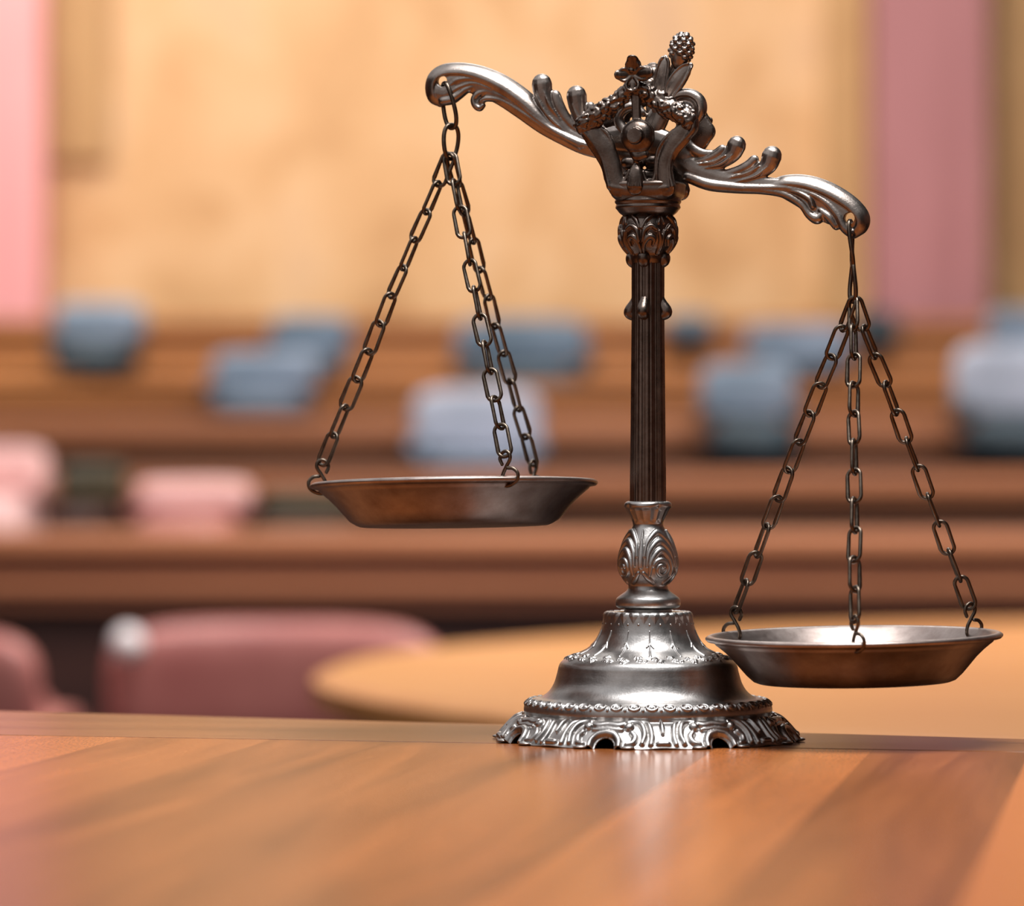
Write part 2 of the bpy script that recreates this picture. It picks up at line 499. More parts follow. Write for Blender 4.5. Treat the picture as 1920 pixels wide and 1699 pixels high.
# leaf curls on the shaft
def curls(name, ytop, ybot, rout, wdt, rin):
    for k in range(4):
        a = TH0 + k * PI / 2
        d = Vector((math.sin(a), -math.cos(a), 0)); side = Vector((math.cos(a), math.sin(a), 0))
        mb = MB()
        def P(r, y, s=0): return Vector((AX, D0, 0)) + d * (r * PX) + side * (s * PX) + UP * zpx(y)
        prof = [(rin - 10, ytop, wdt * .5), (rin - 6, (ytop + ybot) / 2, wdt * .7), (rin + 1, ybot - (ybot - ytop) * .25, wdt * .85), (rout - 4, ybot - 5, wdt), (rout - 4, ybot + 1, wdt * .95), (rin - 3, ybot + 7, wdt * .8)]
        C = catmull(prof, 6)
        rows = []
        for c in C: rows.append((c[0], c[1], c[2]))
        tube(mb, [P(r, y) for r, y, w in rows], [w * PX for _, _, w in rows], 14, None, 1)
        # flatten radially by a second thinner pass: rims
        for s in (-1, 1):
            tube(mb, [P(r + 1.5 , y, s * w * .72) for r, y, w in rows], [2.6 * PX] * len(rows), 8)
        o = mb.build(name, DARKPEWTER, scale, origin=P(0, ybot))
        remesh(o, .0005, 2)
curls('leaf_curl', 505, 587, 38, 12, 24)
curls('leaf_curl', 462, 488, 34, 13, 27)

# ---- carved knop and cup
def knop_disp(T, V, R, Y):
    h = np.zeros_like(T)
    rows = (Y[:, 0] > 404) & (Y[:, 0] < 480)
    per = PI / 2
    w = ((T - TH0 + per / 2) % per - per / 2) / per * 84; W = w[rows]; y = Y[rows]
    hh = np.zeros_like(W)
    for s in (-1, 1):
        for pts, a in (([(s * 3, 476, 4), (s * 6, 458, 5), (s * 16, 446, 6), (s * 26, 450, 5), (s * 24, 460, 3)], 6),
                       ([(s * 4, 452, 4), (s * 8, 434, 5), (s * 20, 426, 5), (s * 30, 432, 4)], 5.5),
                       ([(s * 3, 430, 3), (s * 10, 416, 4), (s * 22, 408, 3)], 5),
                       ([(s * 40, 475, 5), (s * 40, 452, 5), (s * 36, 436, 4)], 5),
                       ([(s * 36, 420, 3.5), (s * 40, 410, 3.5)], 4)):
            hh = np.maximum(hh, stroke_h(W, y, pts, a))
    h[rows] = hh
    return h
lathe('carved_knop', [(28, 398), (42, 400), (43, 406), (48, 414), (51, 426), (52, 438), (50, 452), (44, 464), (37, 472), (33, 478), (32, 486), (30, 494)], DARKPEWTER, scale, 600, 1.1, knop_disp)
def cup_disp(T, V, R, Y):
    return 1.4 * np.exp(-((Y - 378) / 3.) ** 2) + 1.2 * np.exp(-((Y - 390) / 2.4) ** 2) - 1.5 * np.exp(-((Y - 384) / 2.) ** 2)
lathe('cup_ring', [(58, 362), (60, 368), (61, 376), (61, 384), (59, 392), (53, 400), (45, 406), (42, 409)], DARKPEWTER, scale, 360, 1.2, cup_disp)
def cap_sec(T, Y):
    a = T - TH0
    m = np.maximum(np.abs(np.cos(a)), np.abs(np.sin(a)))
    sq = (np.abs(np.cos(a)) ** 4 + np.abs(np.sin(a)) ** 4) ** (-1 / 4)
    return sq
lathe('capital', [(0, 345), (56, 343), (61, 342), (64, 346), (65, 352), (65, 360), (62, 369), (55, 376), (50, 379)], DARKPEWTER, scale, 360, 1.6,
      lambda T, V, R, Y: 1.5 * np.exp(-((Y - 347) / 3) ** 2), section=cap_sec)

# ---- yoke (front and back frames)
OFF = .0165
def yoke(back=False):
    kw = dict(off=OFF, back=-OFF if back else None)
    yk = MB()
    for f in (1,):
        # left upright and outer edge
        sweep(yk, [(1160, 352, 20), (1151, 334, 19), (1145, 308, 20), (1133, 282, 22), (1117, 260, 21), (1104, 244, 18)], flat=.42, **kw)
        sweep(yk, [(1144, 350, 7), (1139, 330, 6), (1132, 302, 6), (1119, 276, 6), (1102, 254, 7), (1090, 240, 8)], flat=1.5, **kw)
        # inner rail with U turn
        sweep(yk, [(1128, 240, 4), (1142, 254, 4.5), (1150, 275, 4.5), (1153, 300, 4), (1154, 325, 4), (1160, 340, 5), (1168, 343, 5.5), (1174, 336, 4), (1180, 320, 3.5)], flat=1.3, **kw)
        sweep(yk, [(1250, 352, 18), (1246, 330, 17), (1247, 304, 17), (1260, 276, 19), (1276, 256, 20), (1288, 240, 18)], flat=.42, **kw)
        sweep(yk, [(1262, 350, 6), (1258, 330, 5), (1258, 305, 5), (1266, 282, 5.5), (1284, 262, 6), (1300, 244, 8), (1303, 228, 8)], flat=1.5, **kw)
        sweep(yk, [(1262, 246, 4), (1246, 262, 4.5), (1234, 282, 4.5), (1230, 305, 4), (1229, 325, 4), (1226, 338, 5), (1220, 343, 5.5), (1212, 338, 4), (1206, 322, 3.5)], flat=1.3, **kw)
        # foot bar joining both legs
        sweep(yk, [(1146, 350, 8), (1170, 354, 8), (1196, 356, 8), (1222, 355, 8), (1250, 352, 8)], flat=1.2, **kw)
    if not back:
        sweep(yk, [(1166, 352, 14), (1190, 350, 15), (1225, 350, 15), (1262, 352, 14)], off=0, flat=2.2)
        sweep(yk, [(1180, 330, 13), (1212, 330, 13), (1245, 330, 13)], off=0, flat=1.2)
        sweep(yk, [(1176, 306, 13), (1196, 306, 13)], off=0, flat=1.2, n=4)
        sweep(yk, [(1222, 304, 15), (1240, 304, 15)], off=0, flat=1.2, n=4)
    o = yk.build('yoke', DARKPEWTER, scale, origin=(AX, D0, zpx(355)))
    remesh(o, .0005, 3)
    # garlands
    g = MB()
    G1 = [(1094, 240, 15), (1101, 229, 17), (1120, 217, 18), (1140, 204, 17), (1158, 190, 15), (1172, 176, 13.5), (1184, 164, 12)]
    G2 = [(1292, 232, 15), (1290, 222, 17), (1272, 212, 18.5), (1250, 200, 18), (1231, 187, 16), (1214, 175, 14), (1200, 164, 12)]
    for G in (G1, G2):
        sweep(g, G, flat=.95, **kw)
        C = catmull([(*local(x, y, OFF), r * PX) for x, y, r in G], 4)
        for ci, c in enumerate(C):
            nb = C[min(ci + 1, len(C) - 1)] - C[max(ci - 1, 0)]; tdir = nb[:2] / np.hypot(nb[0], nb[1])
            for k in range(5):
                a = random.uniform(.02 * PI, .98 * PI); rr = c[2]; ux, uz = tdir
                q = pl(c[0] - uz * rr * .93 * math.cos(a) + ux * random.uniform(-.001, .001), c[1] + ux * rr * .93 * math.cos(a) + uz * random.uniform(-.001, .001), (-1 if back else 1) * (OFF + rr * .9 * math.sin(a)))
                e = random.uniform(.0009, .0015); ball(g, q, e * 1.7, e, e, Matrix.Rotation(random.uniform(-.9, .9), 3, NRM) @ Matrix((DIR * ux + UP * uz, NRM, UP * ux - DIR * uz)).transposed(), nu=10, nv=7)
    og = g.build('garland', DARKPEWTER, o, origin=(AX, D0, zpx(200)))
    remesh(og, .00045, 1)
    # flower
    fl = MB()
    for pts in ([(1190, 140, 9), (1190, 128, 15), (1191, 119, 15), (1191, 114, 12)],
                [(1190, 142, 9), (1179, 142, 12), (1170, 142, 13), (1165, 142, 10)],
                [(1190, 142, 9), (1204, 140, 14), (1216, 138, 15), (1222, 138, 12)],
                [(1190, 143, 9), (1190, 155, 11), (1190, 166, 7), (1190, 173, 3)]):
        p2 = [(x, y, r, 6 + 4 * i) for i, (x, y, r) in enumerate(pts)]
        sweep(fl, p2, flat=.7, **kw)
        # rim of each petal
        (x0, y0, _), (x1, y1, _) = pts[0], pts[-1]
        dx, dy = x1 - x0, y1 - y0; L = math.hypot(dx, dy); nx, ny = -dy / L, dx / L
        for s in (-1, 1):
            sweep(fl, [(x0, y0, 2, 14), (x0 + dx * .5 + nx * 11 * s, y0 + dy * .5 + ny * 11 * s, 2.8, 18), (x0 + dx * .85 + nx * 9 * s, y0 + dy * .85 + ny * 9 * s, 2.8, 20), (x1, y1, 2.2, 19)], flat=1, **kw)
    sweep(fl, [(1188, 133, 5, 17), (1189, 134, 5, 17)], flat=1, **kw)
    sweep(fl, [(1190, 150, 12, -2), (1191, 165, 12, -2), (1192, 178, 10, -2)], flat=.7, **kw)
    of = fl.build('flower', DARKPEWTER, o, origin=(AX, D0, zpx(140)))
    remesh(of, .00045, 1)
    # stem and pivot ball
    st = MB()
    for dx in (-6, 0, 6):
        sweep(st, [(1192 + dx, 172, 4), (1193 + dx * .8, 200, 4), (1194 + dx * .8, 226, 4)], flat=1.2, **kw)
    s0, z0 = local(1196, 256, OFF)
    sg = -1 if back else 1
    ball(st, pl(s0, z0, sg * OFF), 33 * PX, 22 * PX, 33 * PX, Matrix((DIR, NRM, UP)).transposed(), 28, 20)
    tube(st, [pl(s0, z0, sg * (OFF + 14 * PX)), pl(s0, z0, sg * (OFF + 30 * PX))], [16 * PX, 15 * PX], 24, None, 1, False, False)
    sweep(st, [(1188, 284, 9, 2), (1196, 293, 11, 3), (1208, 290, 10, 2)], flat=.9, **kw)
    sweep(st, [(1194, 292, 7), (1193, 306, 6), (1193, 318, 6)], flat=1, **kw)
    os_ = st.build('pivot_boss', DARKPEWTER, o, origin=(AX, D0, zpx(256)))
    remesh(os_, .00045, 2)
    # lancet leaf
    lf = MB()
    sweep(lf, [(1193, 306, 3, 4), (1193, 318, 11, 6), (1193, 334, 16, 7), (1193, 350, 17, 7)], flat=.6, **kw)
    for k in range(-3, 4):
        sweep(lf, [(1193 + k * .8, 310, 1, 8), (1193 + k * 3.4, 330, 1.5, 15 - abs(k)), (1193 + k * 4.2, 350, 1.5, 17 - abs(k))], flat=1, **kw)
    ol = lf.build('lancet_leaf', DARKPEWTER, o, origin=(AX, D0, zpx(350)))
    remesh(ol, .0004, 1)
    return o
yoke(); yoke(True)

# ---- beam
bm_ = MB()
# left arm: body, bands, flutes
sweep(bm_, [(836, 160, 22), (860, 150, 22), (900, 158, 22), (940, 176, 22), (980, 202, 22), (1020, 230, 22), (1060, 254, 20), (1100, 272, 20), (1150, 285, 18), (1214, 290, 18)], flat=.45)
sweep(bm_, [(823, 193, 10), (810, 183, 14), (806, 163, 16), (813, 143, 17), (833, 131, 17), (864, 129, 17), (900, 136, 18), (940, 153, 19), (980, 180, 19), (1012, 209, 17), (1050, 242, 14), (1092, 266, 13), (1130, 285, 12)], flat=.42, rot=.8)
sweep(bm_, [(846, 160, 6), (862, 150, 6.5), (890, 149, 6.5), (925, 161, 7), (965, 187, 7), (1005, 220, 7), (1050, 252, 7), (1090, 275, 7)], flat=1.9)
sweep(bm_, [(832, 190, 9), (848, 187, 9), (862, 178, 8), (878, 167, 7), (900, 163, 6), (935, 174, 6), (975, 200, 6)], flat=1.5)
sweep(bm_, [(850, 172, 5), (866, 163, 5), (892, 157, 5), (925, 168, 5)], flat=2.2)
sweep(bm_, [(906, 198, 5), (899, 203, 6.5), (891, 196, 7), (890, 184, 7), (902, 174, 7), (925, 173, 7), (960, 190, 8), (1000, 218, 8), (1040, 245, 9), (1080, 266, 10), (1105, 274, 9)], flat=1.4)
sweep(bm_, [(902, 190, 5), (915, 185, 6), (945, 190, 6), (985, 214, 7), (1030, 244, 7), (1070, 264, 7)], flat=1.7)
for pts in ([(1016, 158, 20), (1019, 178, 18.5), (1030, 205, 15), (1048, 230, 12), (1072, 252, 9), (1100, 268, 7)],
            [(1041, 180, 11.5), (1048, 200, 12), (1062, 222, 10), (1084, 245, 8), (1104, 262, 6)],
            [(1081, 180, 20), (1084, 200, 18), (1092, 224, 14), (1106, 246, 10), (1125, 262, 8)],
            [(1107, 200, 9.5), (1112, 216, 10), (1122, 236, 9), (1140, 256, 8)]):
    sweep(bm_, pts, flat=.8)
for pts in ([(1008, 172, .8, 14), (1016, 195, 3, 13), (1034, 222, 3, 11), (1060, 246, .8, 8)], [(1024, 172, .8, 14), (1034, 198, 3, 12), (1052, 224, .8, 9)],
            [(1076, 196, .8, 14), (1086, 220, 3, 11), (1100, 242, .8, 8)]):
    sweep(bm_, pts, flat=1)
sweep(bm_, [(824, 172, 20), (834, 174, 20), (848, 168, 20)], flat=.55)
# right arm
sweep(bm_, [(1470, 362, 10), (1505, 378, 14), (1530, 392, 17), (1560, 402, 20)], flat=.38)
sweep(bm_, [(1214, 275, 20), (1262, 292, 22), (1300, 318, 22), (1345, 334, 20), (1395, 342, 18), (1440, 348, 16), (1490, 352, 17), (1530, 368, 19), (1565, 388, 22), (1592, 408, 24)], flat=.45)
sweep(bm_, [(1440, 346, 9), (1472, 338, 14), (1510, 340, 17), (1548, 352, 18), (1581, 370, 18), (1605, 389, 17), (1618, 408, 16), (1616, 426, 14), (1603, 439, 10)], flat=.42, rot=.8)
sweep(bm_, [(1400, 352, 8), (1440, 352, 7), (1480, 353, 7), (1520, 363, 7), (1550, 380, 8), (1572, 404, 9), (1584, 426, 10), (1596, 438, 9)], flat=1.6)
sweep(bm_, [(1290, 332, 11), (1330, 346, 12), (1380, 352, 11), (1430, 356, 9), (1470, 364, 8), (1502, 382, 8), (1518, 402, 9), (1532, 410, 11), (1540, 404, 9)], flat=1.2)
sweep(bm_, [(1478, 357, 4), (1500, 362, 5.5), (1520, 374, 6), (1526, 388, 6)], flat=2.4)
sweep(bm_, [(1540, 395, 7), (1556, 408, 9), (1568, 424, 8)], flat=1.4)
for pts in ([(1381, 273, 18.5), (1374, 288, 16), (1356, 302, 13), (1330, 312, 11), (1300, 316, 9), (1276, 310, 8)],
            [(1354, 280, 9), (1342, 290, 10), (1322, 299, 9), (1298, 302, 8), (1272, 294, 8)],
            [(1447, 293, 19.5), (1440, 310, 17), (1420, 325, 13), (1390, 336, 11), (1350, 338, 9), (1312, 330, 8)],
            [(1414, 300, 9.5), (1402, 311, 10), (1380, 321, 9), (1350, 327, 8), (1315, 322, 7)],
            [(1284, 262, 12), (1296, 278, 12), (1316, 288, 10), (1338, 288, 7)]):
    sweep(bm_, pts, flat=.8)
for pts in ([(1376, 292, .8, 13), (1354, 308, 3, 11), (1322, 316, .8, 8)], [(1362, 292, .8, 13), (1340, 304, 3, 11), (1310, 308, .8, 8)],
            [(1442, 314, .8, 13), (1418, 331, 3, 10), (1380, 342, .8, 8)], [(1426, 312, .8, 13), (1404, 325, 3, 10), (1368, 334, .8, 8)]):
    sweep(bm_, pts, flat=1)
# hub
sweep(bm_, [(1150, 262, 26), (1195, 262, 32), (1240, 272, 30), (1280, 290, 24)], flat=.45)
cuts = []
for (x, y) in ((831, 153), (1594, 409)):
    c = MB(); s, z = local(x, y)
    tube(c, [pl(s, z, .02), pl(s, z, -.02)], [10.5 * PX] * 2, 24, None, 1, False, False); cuts.append(c)
beam = bm_.build('beam', PEWTER, scale, origin=bp(1214, 268))
remesh(beam, .00048, 2, cuts)
# finial of the beam: scrolls, disc, cone
sc_ = MB()
sweep(sc_, [(1252, 215, 9), (1256, 193, 10), (1272, 179, 10.5), (1294, 177, 11), (1311, 188, 11.5), (1315, 206, 11), (1308, 224, 9), (1298, 236, 8)], flat=1.2)
sweep(sc_, [(1258, 205, 5), (1270, 194, 6), (1290, 190, 6), (1303, 200, 6), (1301, 214, 5)], flat=.8)
sweep(sc_, [(1286, 204, 11, 4), (1288, 204, 11, 4)], flat=1.1)
sweep(sc_, [(1172, 250, 12), (1160, 225, 10), (1170, 205, 10), (1190, 200, 9), (1205, 212, 8)], flat=1.1)
sweep(sc_, [(1214, 262, 20), (1232, 225, 22), (1246, 195, 18), (1252, 175, 12)], flat=.5)
o = sc_.build('scroll', PEWTER, beam, origin=bp(1286, 204)); remesh(o, .0005, 2)
ds = MB()
s, z = local(1302, 247)
cen = pl(s, z, -.001)
n = 72; vs = [cen + NRM * .0028]; rings = 6
for i in range(1, rings + 1):
    for k in range(n):
        a = 2 * PI * k / n; r = 37 * PX * i / rings * (1 + (.06 * math.cos(5 * a) if i > 3 else 0))
        hgt = .0028 - .0016 * (i / rings) ** 2 + .0002 * math.cos(36 * a) * (i / rings)
        vs.append(cen + DIR * (r * math.cos(a)) + UP * (r * math.sin(a)) + NRM * hgt)
fs = [(0, 1 + k, 1 + (k + 1) % n) for k in range(n)]
for i in range(rings - 1):
    for k in range(n):
        a = 1 + i * n + k; b = 1 + i * n + (k + 1) % n; fs.append((a, b, b + n, a + n))
b0 = len(vs)
for k in range(n):
    a = 2 * PI * k / n; r = 37 * PX * (1 + .06 * math.cos(5 * a)); vs.append(cen + DIR * (r * math.cos(a)) + UP * (r * math.sin(a)) - NRM * .0012)
for k in range(n):
    a = 1 + (rings - 1) * n + k; b = 1 + (rings - 1) * n + (k + 1) % n; fs.append((a, b, b0 + (k + 1) % n, b0 + k))
fs.append(tuple(b0 + k for k in range(n)))
ds.add(vs, fs); ds.build('rosette_disc', DARKPEWTER, beam, origin=cen)
# pine cone
pc = MB()
s, z = local(1278, 93); c0 = pl(s, z, 0)
tilt = math.radians(12); axd = (DIR * math.sin(tilt) + UP * math.cos(tilt)).normalized(); sd = (DIR * math.cos(tilt) - UP * math.sin(tilt))
Mx = Matrix((sd, NRM, axd)).transposed()
ball(pc, c0 - axd * .002, 19 * PX, 19 * PX, 33 * PX, Mx, 24, 16)
for i in range(40):
    t = (i + .5) / 40; ph = math.acos(1 - 1.55 * t); th = i * 2.39996
    q = Vector((20 * math.sin(ph) * math.cos(th), 20 * math.sin(ph) * math.sin(th), 30 * math.cos(ph))) * PX
    ball(pc, c0 + Mx @ q, .0019, .0019, .0015, Mx, 12, 8)
cone = pc.build('pine_cone', PEWTER, beam, origin=c0); remesh(cone, .0004, 1)
for pts, mid in (([(1234, 205, 12), (1238, 170, 15), (1244, 135, 14), (1248, 116, 11), (1249, 109, 6)], 0),
            ([(1250, 198, 10), (1258, 174, 15), (1273, 149, 17), (1287, 131, 13), (1295, 124, 7)], 0),
            ([(1246, 190, 10), (1256, 160, 12), (1266, 130, 12), (1272, 110, 8)], 1)):
    lf = MB(); o4 = -8 if mid else 6
    sweep(lf, [(x, y, r, o4) for x, y, r in pts], flat=.45)
    for sgn in (-1, 1):
        rim = []
        for i, (x, y, r) in enumerate(pts):
            j0, j1 = pts[max(i - 1, 0)], pts[min(i + 1, len(pts) - 1)]
            dx, dy = j1[0] - j0[0], j1[1] - j0[1]; L = math.hypot(dx, dy)
            rim.append((x - dy / L * r * .75 * sgn, y + dx / L * r * .75 * sgn, 2.4, o4 + 4))
        sweep(lf, rim, flat=1.3)
    o = lf.build('cone_leaf', PEWTER, beam, origin=bp(pts[0][0], pts[0][1])); remesh(o, .0004, 1)

# ---- wire links
WR = 3.6 * PX
def link_pts(c, axis, side, length, width, n=14):
    """stadium shaped loop; length is the inner length between wires"""
    R = width / 2 - WR; hl = max(length / 2 + WR - R, .0005)
    pts = []
    for k in range(n + 1):
        a = PI * k / n; pts.append(c + axis * (hl + R * math.sin(a)) + side * (R * math.cos(a)))
    for k in range(n + 1):
        a = PI + PI * k / n; pts.append(c + axis * (-hl + R * math.sin(a)) + side * (R * math.cos(a)))
    return pts
def perp(axis, ang):
    g = Vector((1, 0, 0)); e1 = (g - axis * g.dot(axis)).normalized(); e2 = axis.cross(e1)
    return e1 * math.cos(ang) + e2 * math.sin(ang)
def chain(name, p0, p1, phase, parent):
    v = p1 - p0; L = v.length; n = max(4, round(L / (58.5 * PX))); ax = v.normalized(); pitch = L / n
    ch = empty(name, p0, parent)
    for i in range(n):
        c = p0 + ax * (pitch * (i + .5))
        ang = math.radians(phase + 90 * (i % 2)) + random.uniform(-.35, .35)
        mb = MB(); side = perp(ax, ang)
        tilt = random.uniform(-.05, .05); a2 = (ax + side * tilt).normalized(); side = (side - a2 * side.dot(a2)).normalized()
        P = link_pts(c, a2, side, pitch + 1.2 * PX, 33 * PX)
        rad = [WR * random.uniform(.94, 1.05) for _ in P]
        # welded seam
        k = 14; rad[k] *= 1.18
        tube(mb, P, rad, 9, None, 1, True)
        mb.build('link', WIRE, ch, origin=c)
    return ch
def hanger(name, pts, r, parent):
    mb = MB(); C = catmull([tuple(p) for p in pts], 8)
    tube(mb, [Vector(c[:3]) for c in C], [r] * len(C), 12)
    return mb.build(name, WIRE, parent, origin=Vector(pts[0]))

def pan_at(cx, cy, rpx, pitch, roll, th_list, depth_px, rbot):
    """pan hanging with its rim centre at the pixel; pitch > 0 shows the inside"""
    s, z = local(cx, cy); c = pl(s, z, 0); k = rpx * c.y / F
    M = Matrix.Rotation(pitch, 3, 'X') @ Matrix.Rotation(-roll, 3, 'Y')
    e = k / 267
    prof_out = [(1.0, 2.5 * e), (1.012, 0), (1.012, -3 * e), (1.0, -6.5 * e), (.975, -7.5 * e), (.955, -9 * e), (.945, -13 * e), (.925, -17 * e), (.88, -27 * e), (.83, -40 * e), (.78, -56 * e), (.735, -70 * e), (rbot, -(depth_px - 3) * e), (rbot - .03, -depth_px * e), (.3, -depth_px * e), (0, -depth_px * e)]
    prof_in = [(0, -(depth_px - 5) * e), (.3, -(depth_px - 5) * e), (rbot - .05, -(depth_px - 6) * e), (.71, -66 * e), (.75, -54 * e), (.80, -38 * e), (.85, -24 * e), (.90, -12 * e), (.93, -5 * e), (.955, .5 * e), (.97, 3.5 * e), (.987, 4 * e), (1.0, 2.5 * e)]
    prof_out = [(r * k, zz) for r, zz in prof_out]; prof_in = [(r * k, zz) for r, zz in prof_in]
    full = prof_out[::-1] and (prof_in + prof_out[1:])
    seg = 160; mb = MB(); vs = []; fs = []
    nP = len(full)
    for (r, zz) in full:
        for j in range(seg):
            a = 2 * PI * j / seg
            vs.append(c + M @ Vector((r * math.sin(a), -r * math.cos(a), zz)))
    for i in range(nP - 1):
        for j in range(seg):
            a = i * seg + j; b = i * seg + (j + 1) % seg; fs.append((a, b, b + seg, a + seg))
    mb.add(vs, fs)
    o = mb.build('pan', PANMETAL, scale, origin=c)
    bmm = bmesh.new(); bmm.from_mesh(o.data); bmesh.ops.remove_doubles(bmm, verts=bmm.verts, dist=1e-6); bmesh.ops.recalc_face_normals(bmm, faces=bmm.faces); bmm.to_mesh(o.data); bmm.free()
    eyes = []
    for t in th_list:
        t = math.radians(t)
        out = M @ Vector((math.sin(t), -math.cos(t), 0)); tg = M @ Vector((math.cos(t), math.sin(t), 0)); up = M @ UP
        tw = math.radians(38) if abs(t) < .6 else math.radians(8)
        rp = c + out * (k * .935)
        def Q(a, b, w=0): return rp + out * ((a * math.cos(tw) - w * math.sin(tw)) * PX) + up * (b * PX) + tg * ((w * math.cos(tw) + a * math.sin(tw)) * PX)
        # eye loop above, then through the rim and up around its edge
        pts = [Q(-8, 26, 1), Q(-12, 36, 1), Q(-8, 46, 1), Q(1, 50), Q(9, 45, -1), Q(10, 35, -1), Q(2, 22, 0), Q(-6, 8, 1), Q(-8, -6, 1), Q(0, -14, 1), Q(13, -12, 0), Q(24, -4, 0), Q(26, 8, -1), Q(18, 17, -2), Q(6, 19, -3)]
        hanger('rim_hook', pts, WR * .95, o)
        eyes.append(Q(0, 44))
    return o, eyes

panL, eyL = pan_at(851, 907, 267, -.044, .014, (23, 143, -97), 80, .69)
panR, eyR = pan_at(1601, 1192, 275, .014, .018, (-4, 116, -124), 84, .69)

def loop_hanger(name, top, bot, wpx, ang, parent, r=4.2):
    ax = (bot - top).normalized(); L = (bot - top).length
    side = perp(ax, ang); c = (top + bot) / 2; mb = MB()
    P = []
    N = 36
    other = ax.cross(side)
    for i in range(N):
        a = 2 * PI * i / N
        P.append(c + ax * (-math.cos(a) * L / 2) + side * (math.sin(a) * wpx / 2 * PX * (abs(math.sin(a)) ** -.25 if abs(math.sin(a)) > .05 else 1)) + other * (math.sin(2 * a) * 2.0 * PX))
    tube(mb, P, [r * PX] * N, 10, None, 1, True)
    return mb.build(name, WIRE, parent, origin=top)
topL = bp(843, 292); topR = bp(1600, 562)
loop_hanger('hanger_link', bp(833, 156), bp(849, 240), 38, math.radians(58), scale)
loop_hanger('hanger_link', bp(847, 234), bp(844, 298), 36, math.radians(-42), scale)
loop_hanger('hanger_link', bp(1594, 414), bp(1599, 500), 30, math.radians(100), scale)
loop_hanger('hanger_link', bp(1599, 492), bp(1599, 566), 26, math.radians(75), scale)
for e, ph in zip(eyL, (20, 50, 35)): chain('chain', topL, e, ph, scale)
for e, ph in zip(eyR, (40, 15, 60)): chain('chain', topR, e, ph, scale)

# ================================================================== THE DESK
desk = empty('desk', (0, 1.6, -.75)); tag(desk, 'varnished brown wooden desk under the balance scale', 'desk')
def slab(name, poly, z1, z0, m, parent, bev=.0011):
    mb = MB(); n = len(poly)
    mb.add([(x, y, z1) for x, y in poly] + [(x, y, z0) for x, y in poly], [tuple(range(n)), tuple(range(2 * n - 1, n - 1, -1))] + [(i, (i + 1) % n, n + (i + 1) % n, n + i) for i in range(n)])
    o = mb.build(name, m, parent, smooth=False, origin=(0, 1.6, 0))
    if bev: bevel(o, bev, 2)
    return o
jy = lambda x: 2.368 - .2443 * x
by = lambda x: 2.533 - .43 * x - .02 * x * x
XL, XR = -1.1, .62
slab('desk_top', [(XL, .35), (XR, .35), (XR, jy(XR) - .001), (XL, jy(XL) - .001)], 0, -.03, DESK, desk)
xs = np.linspace(XR, XL, 12)
slab('edge_strip', [(XL, jy(XL) + .001), (XR, jy(XR) + .001)] + [(float(x), float(by(x))) for x in xs], 0, -.045, DESK2, desk, .002)
for sx in (XL + .05, XR - .05):
    slab('side_panel', [(sx - .02, .45), (sx + .02, .45), (sx + .02, jy(sx) - .1), (sx - .02, jy(sx) - .1)], -.03, -.75, BENCH_R, desk)
slab('back_panel', [(XL + .07, jy(XL) - .16), (XR - .07, jy(XR) - .16), (XR - .07, jy(XR) - .13), (XL + .07, jy(XL) - .13)], -.03, -.75, BENCH_R, desk)

# ================================================================== THE ROOM
FZ = -.75
def struct(o): o['kind'] = 'structure'; return o
def bx(name, c, size, m, parent=None, bev=0, rz=0):
    mb = MB(); box(mb, c, size, rz); o = mb.build(name, m, parent, smooth=False, origin=c)
    if bev: bevel(o, bev)
    return o
struct(bx('floor', (0, 7, FZ - .05), (14, 18, .1), FLOORM))
struct(bx('wall_back', (0, 15.6, 1.6), (14, .2, 4.8), WALL))
struct(bx('wall_left', (-7.05, 7, 1.6), (.1, 18, 4.8), BENCH_R))
struct(bx('wall_right', (7.05, 7, 1.6), (.1, 18, 4.8), BENCH_R))

def rect_px(x0, x1, y0, y1, d):
    a = at(x0, y0, d); b = at(x1, y1, d); return a.x, b.x, b.z, a.z
def slabpx(name, x0, x1, y0, y1, d, th, m, parent=None, bev=0, zt=None, zb=None):
    X0, X1, Z0, Z1 = rect_px(x0, x1, y0, y1, d)
    if zt is not None: Z1 = zt
    if zb is not None: Z0 = zb
    return bx(name, ((X0 + X1) / 2, d + th / 2, (Z0 + Z1) / 2), (X1 - X0, th, Z1 - Z0), m, parent, bev)
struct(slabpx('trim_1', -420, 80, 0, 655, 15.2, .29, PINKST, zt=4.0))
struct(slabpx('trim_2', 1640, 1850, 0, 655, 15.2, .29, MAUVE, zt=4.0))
struct(slabpx('shade_strip_3', 1545, 1625, 0, 655, 15.4, .09, SHADE_OCHRE, zt=4.0))  # strip painting the shade left of the mauve pilaster
struct(slabpx('shade_strip_4', 1868, 2050, 0, 655, 15.4, .09, SHADE_OCHRE, zt=4.0))  # shade on the pilaster's other side, put in as ochre colour
struct(slabpx('shade_strip_5', 92, 200, 0, 300, 15.42, .07, SHADE_OCHRE, zt=4.0, zb=at(0, 300, 15.4).z))  # same painted shade, beside the left pilaster

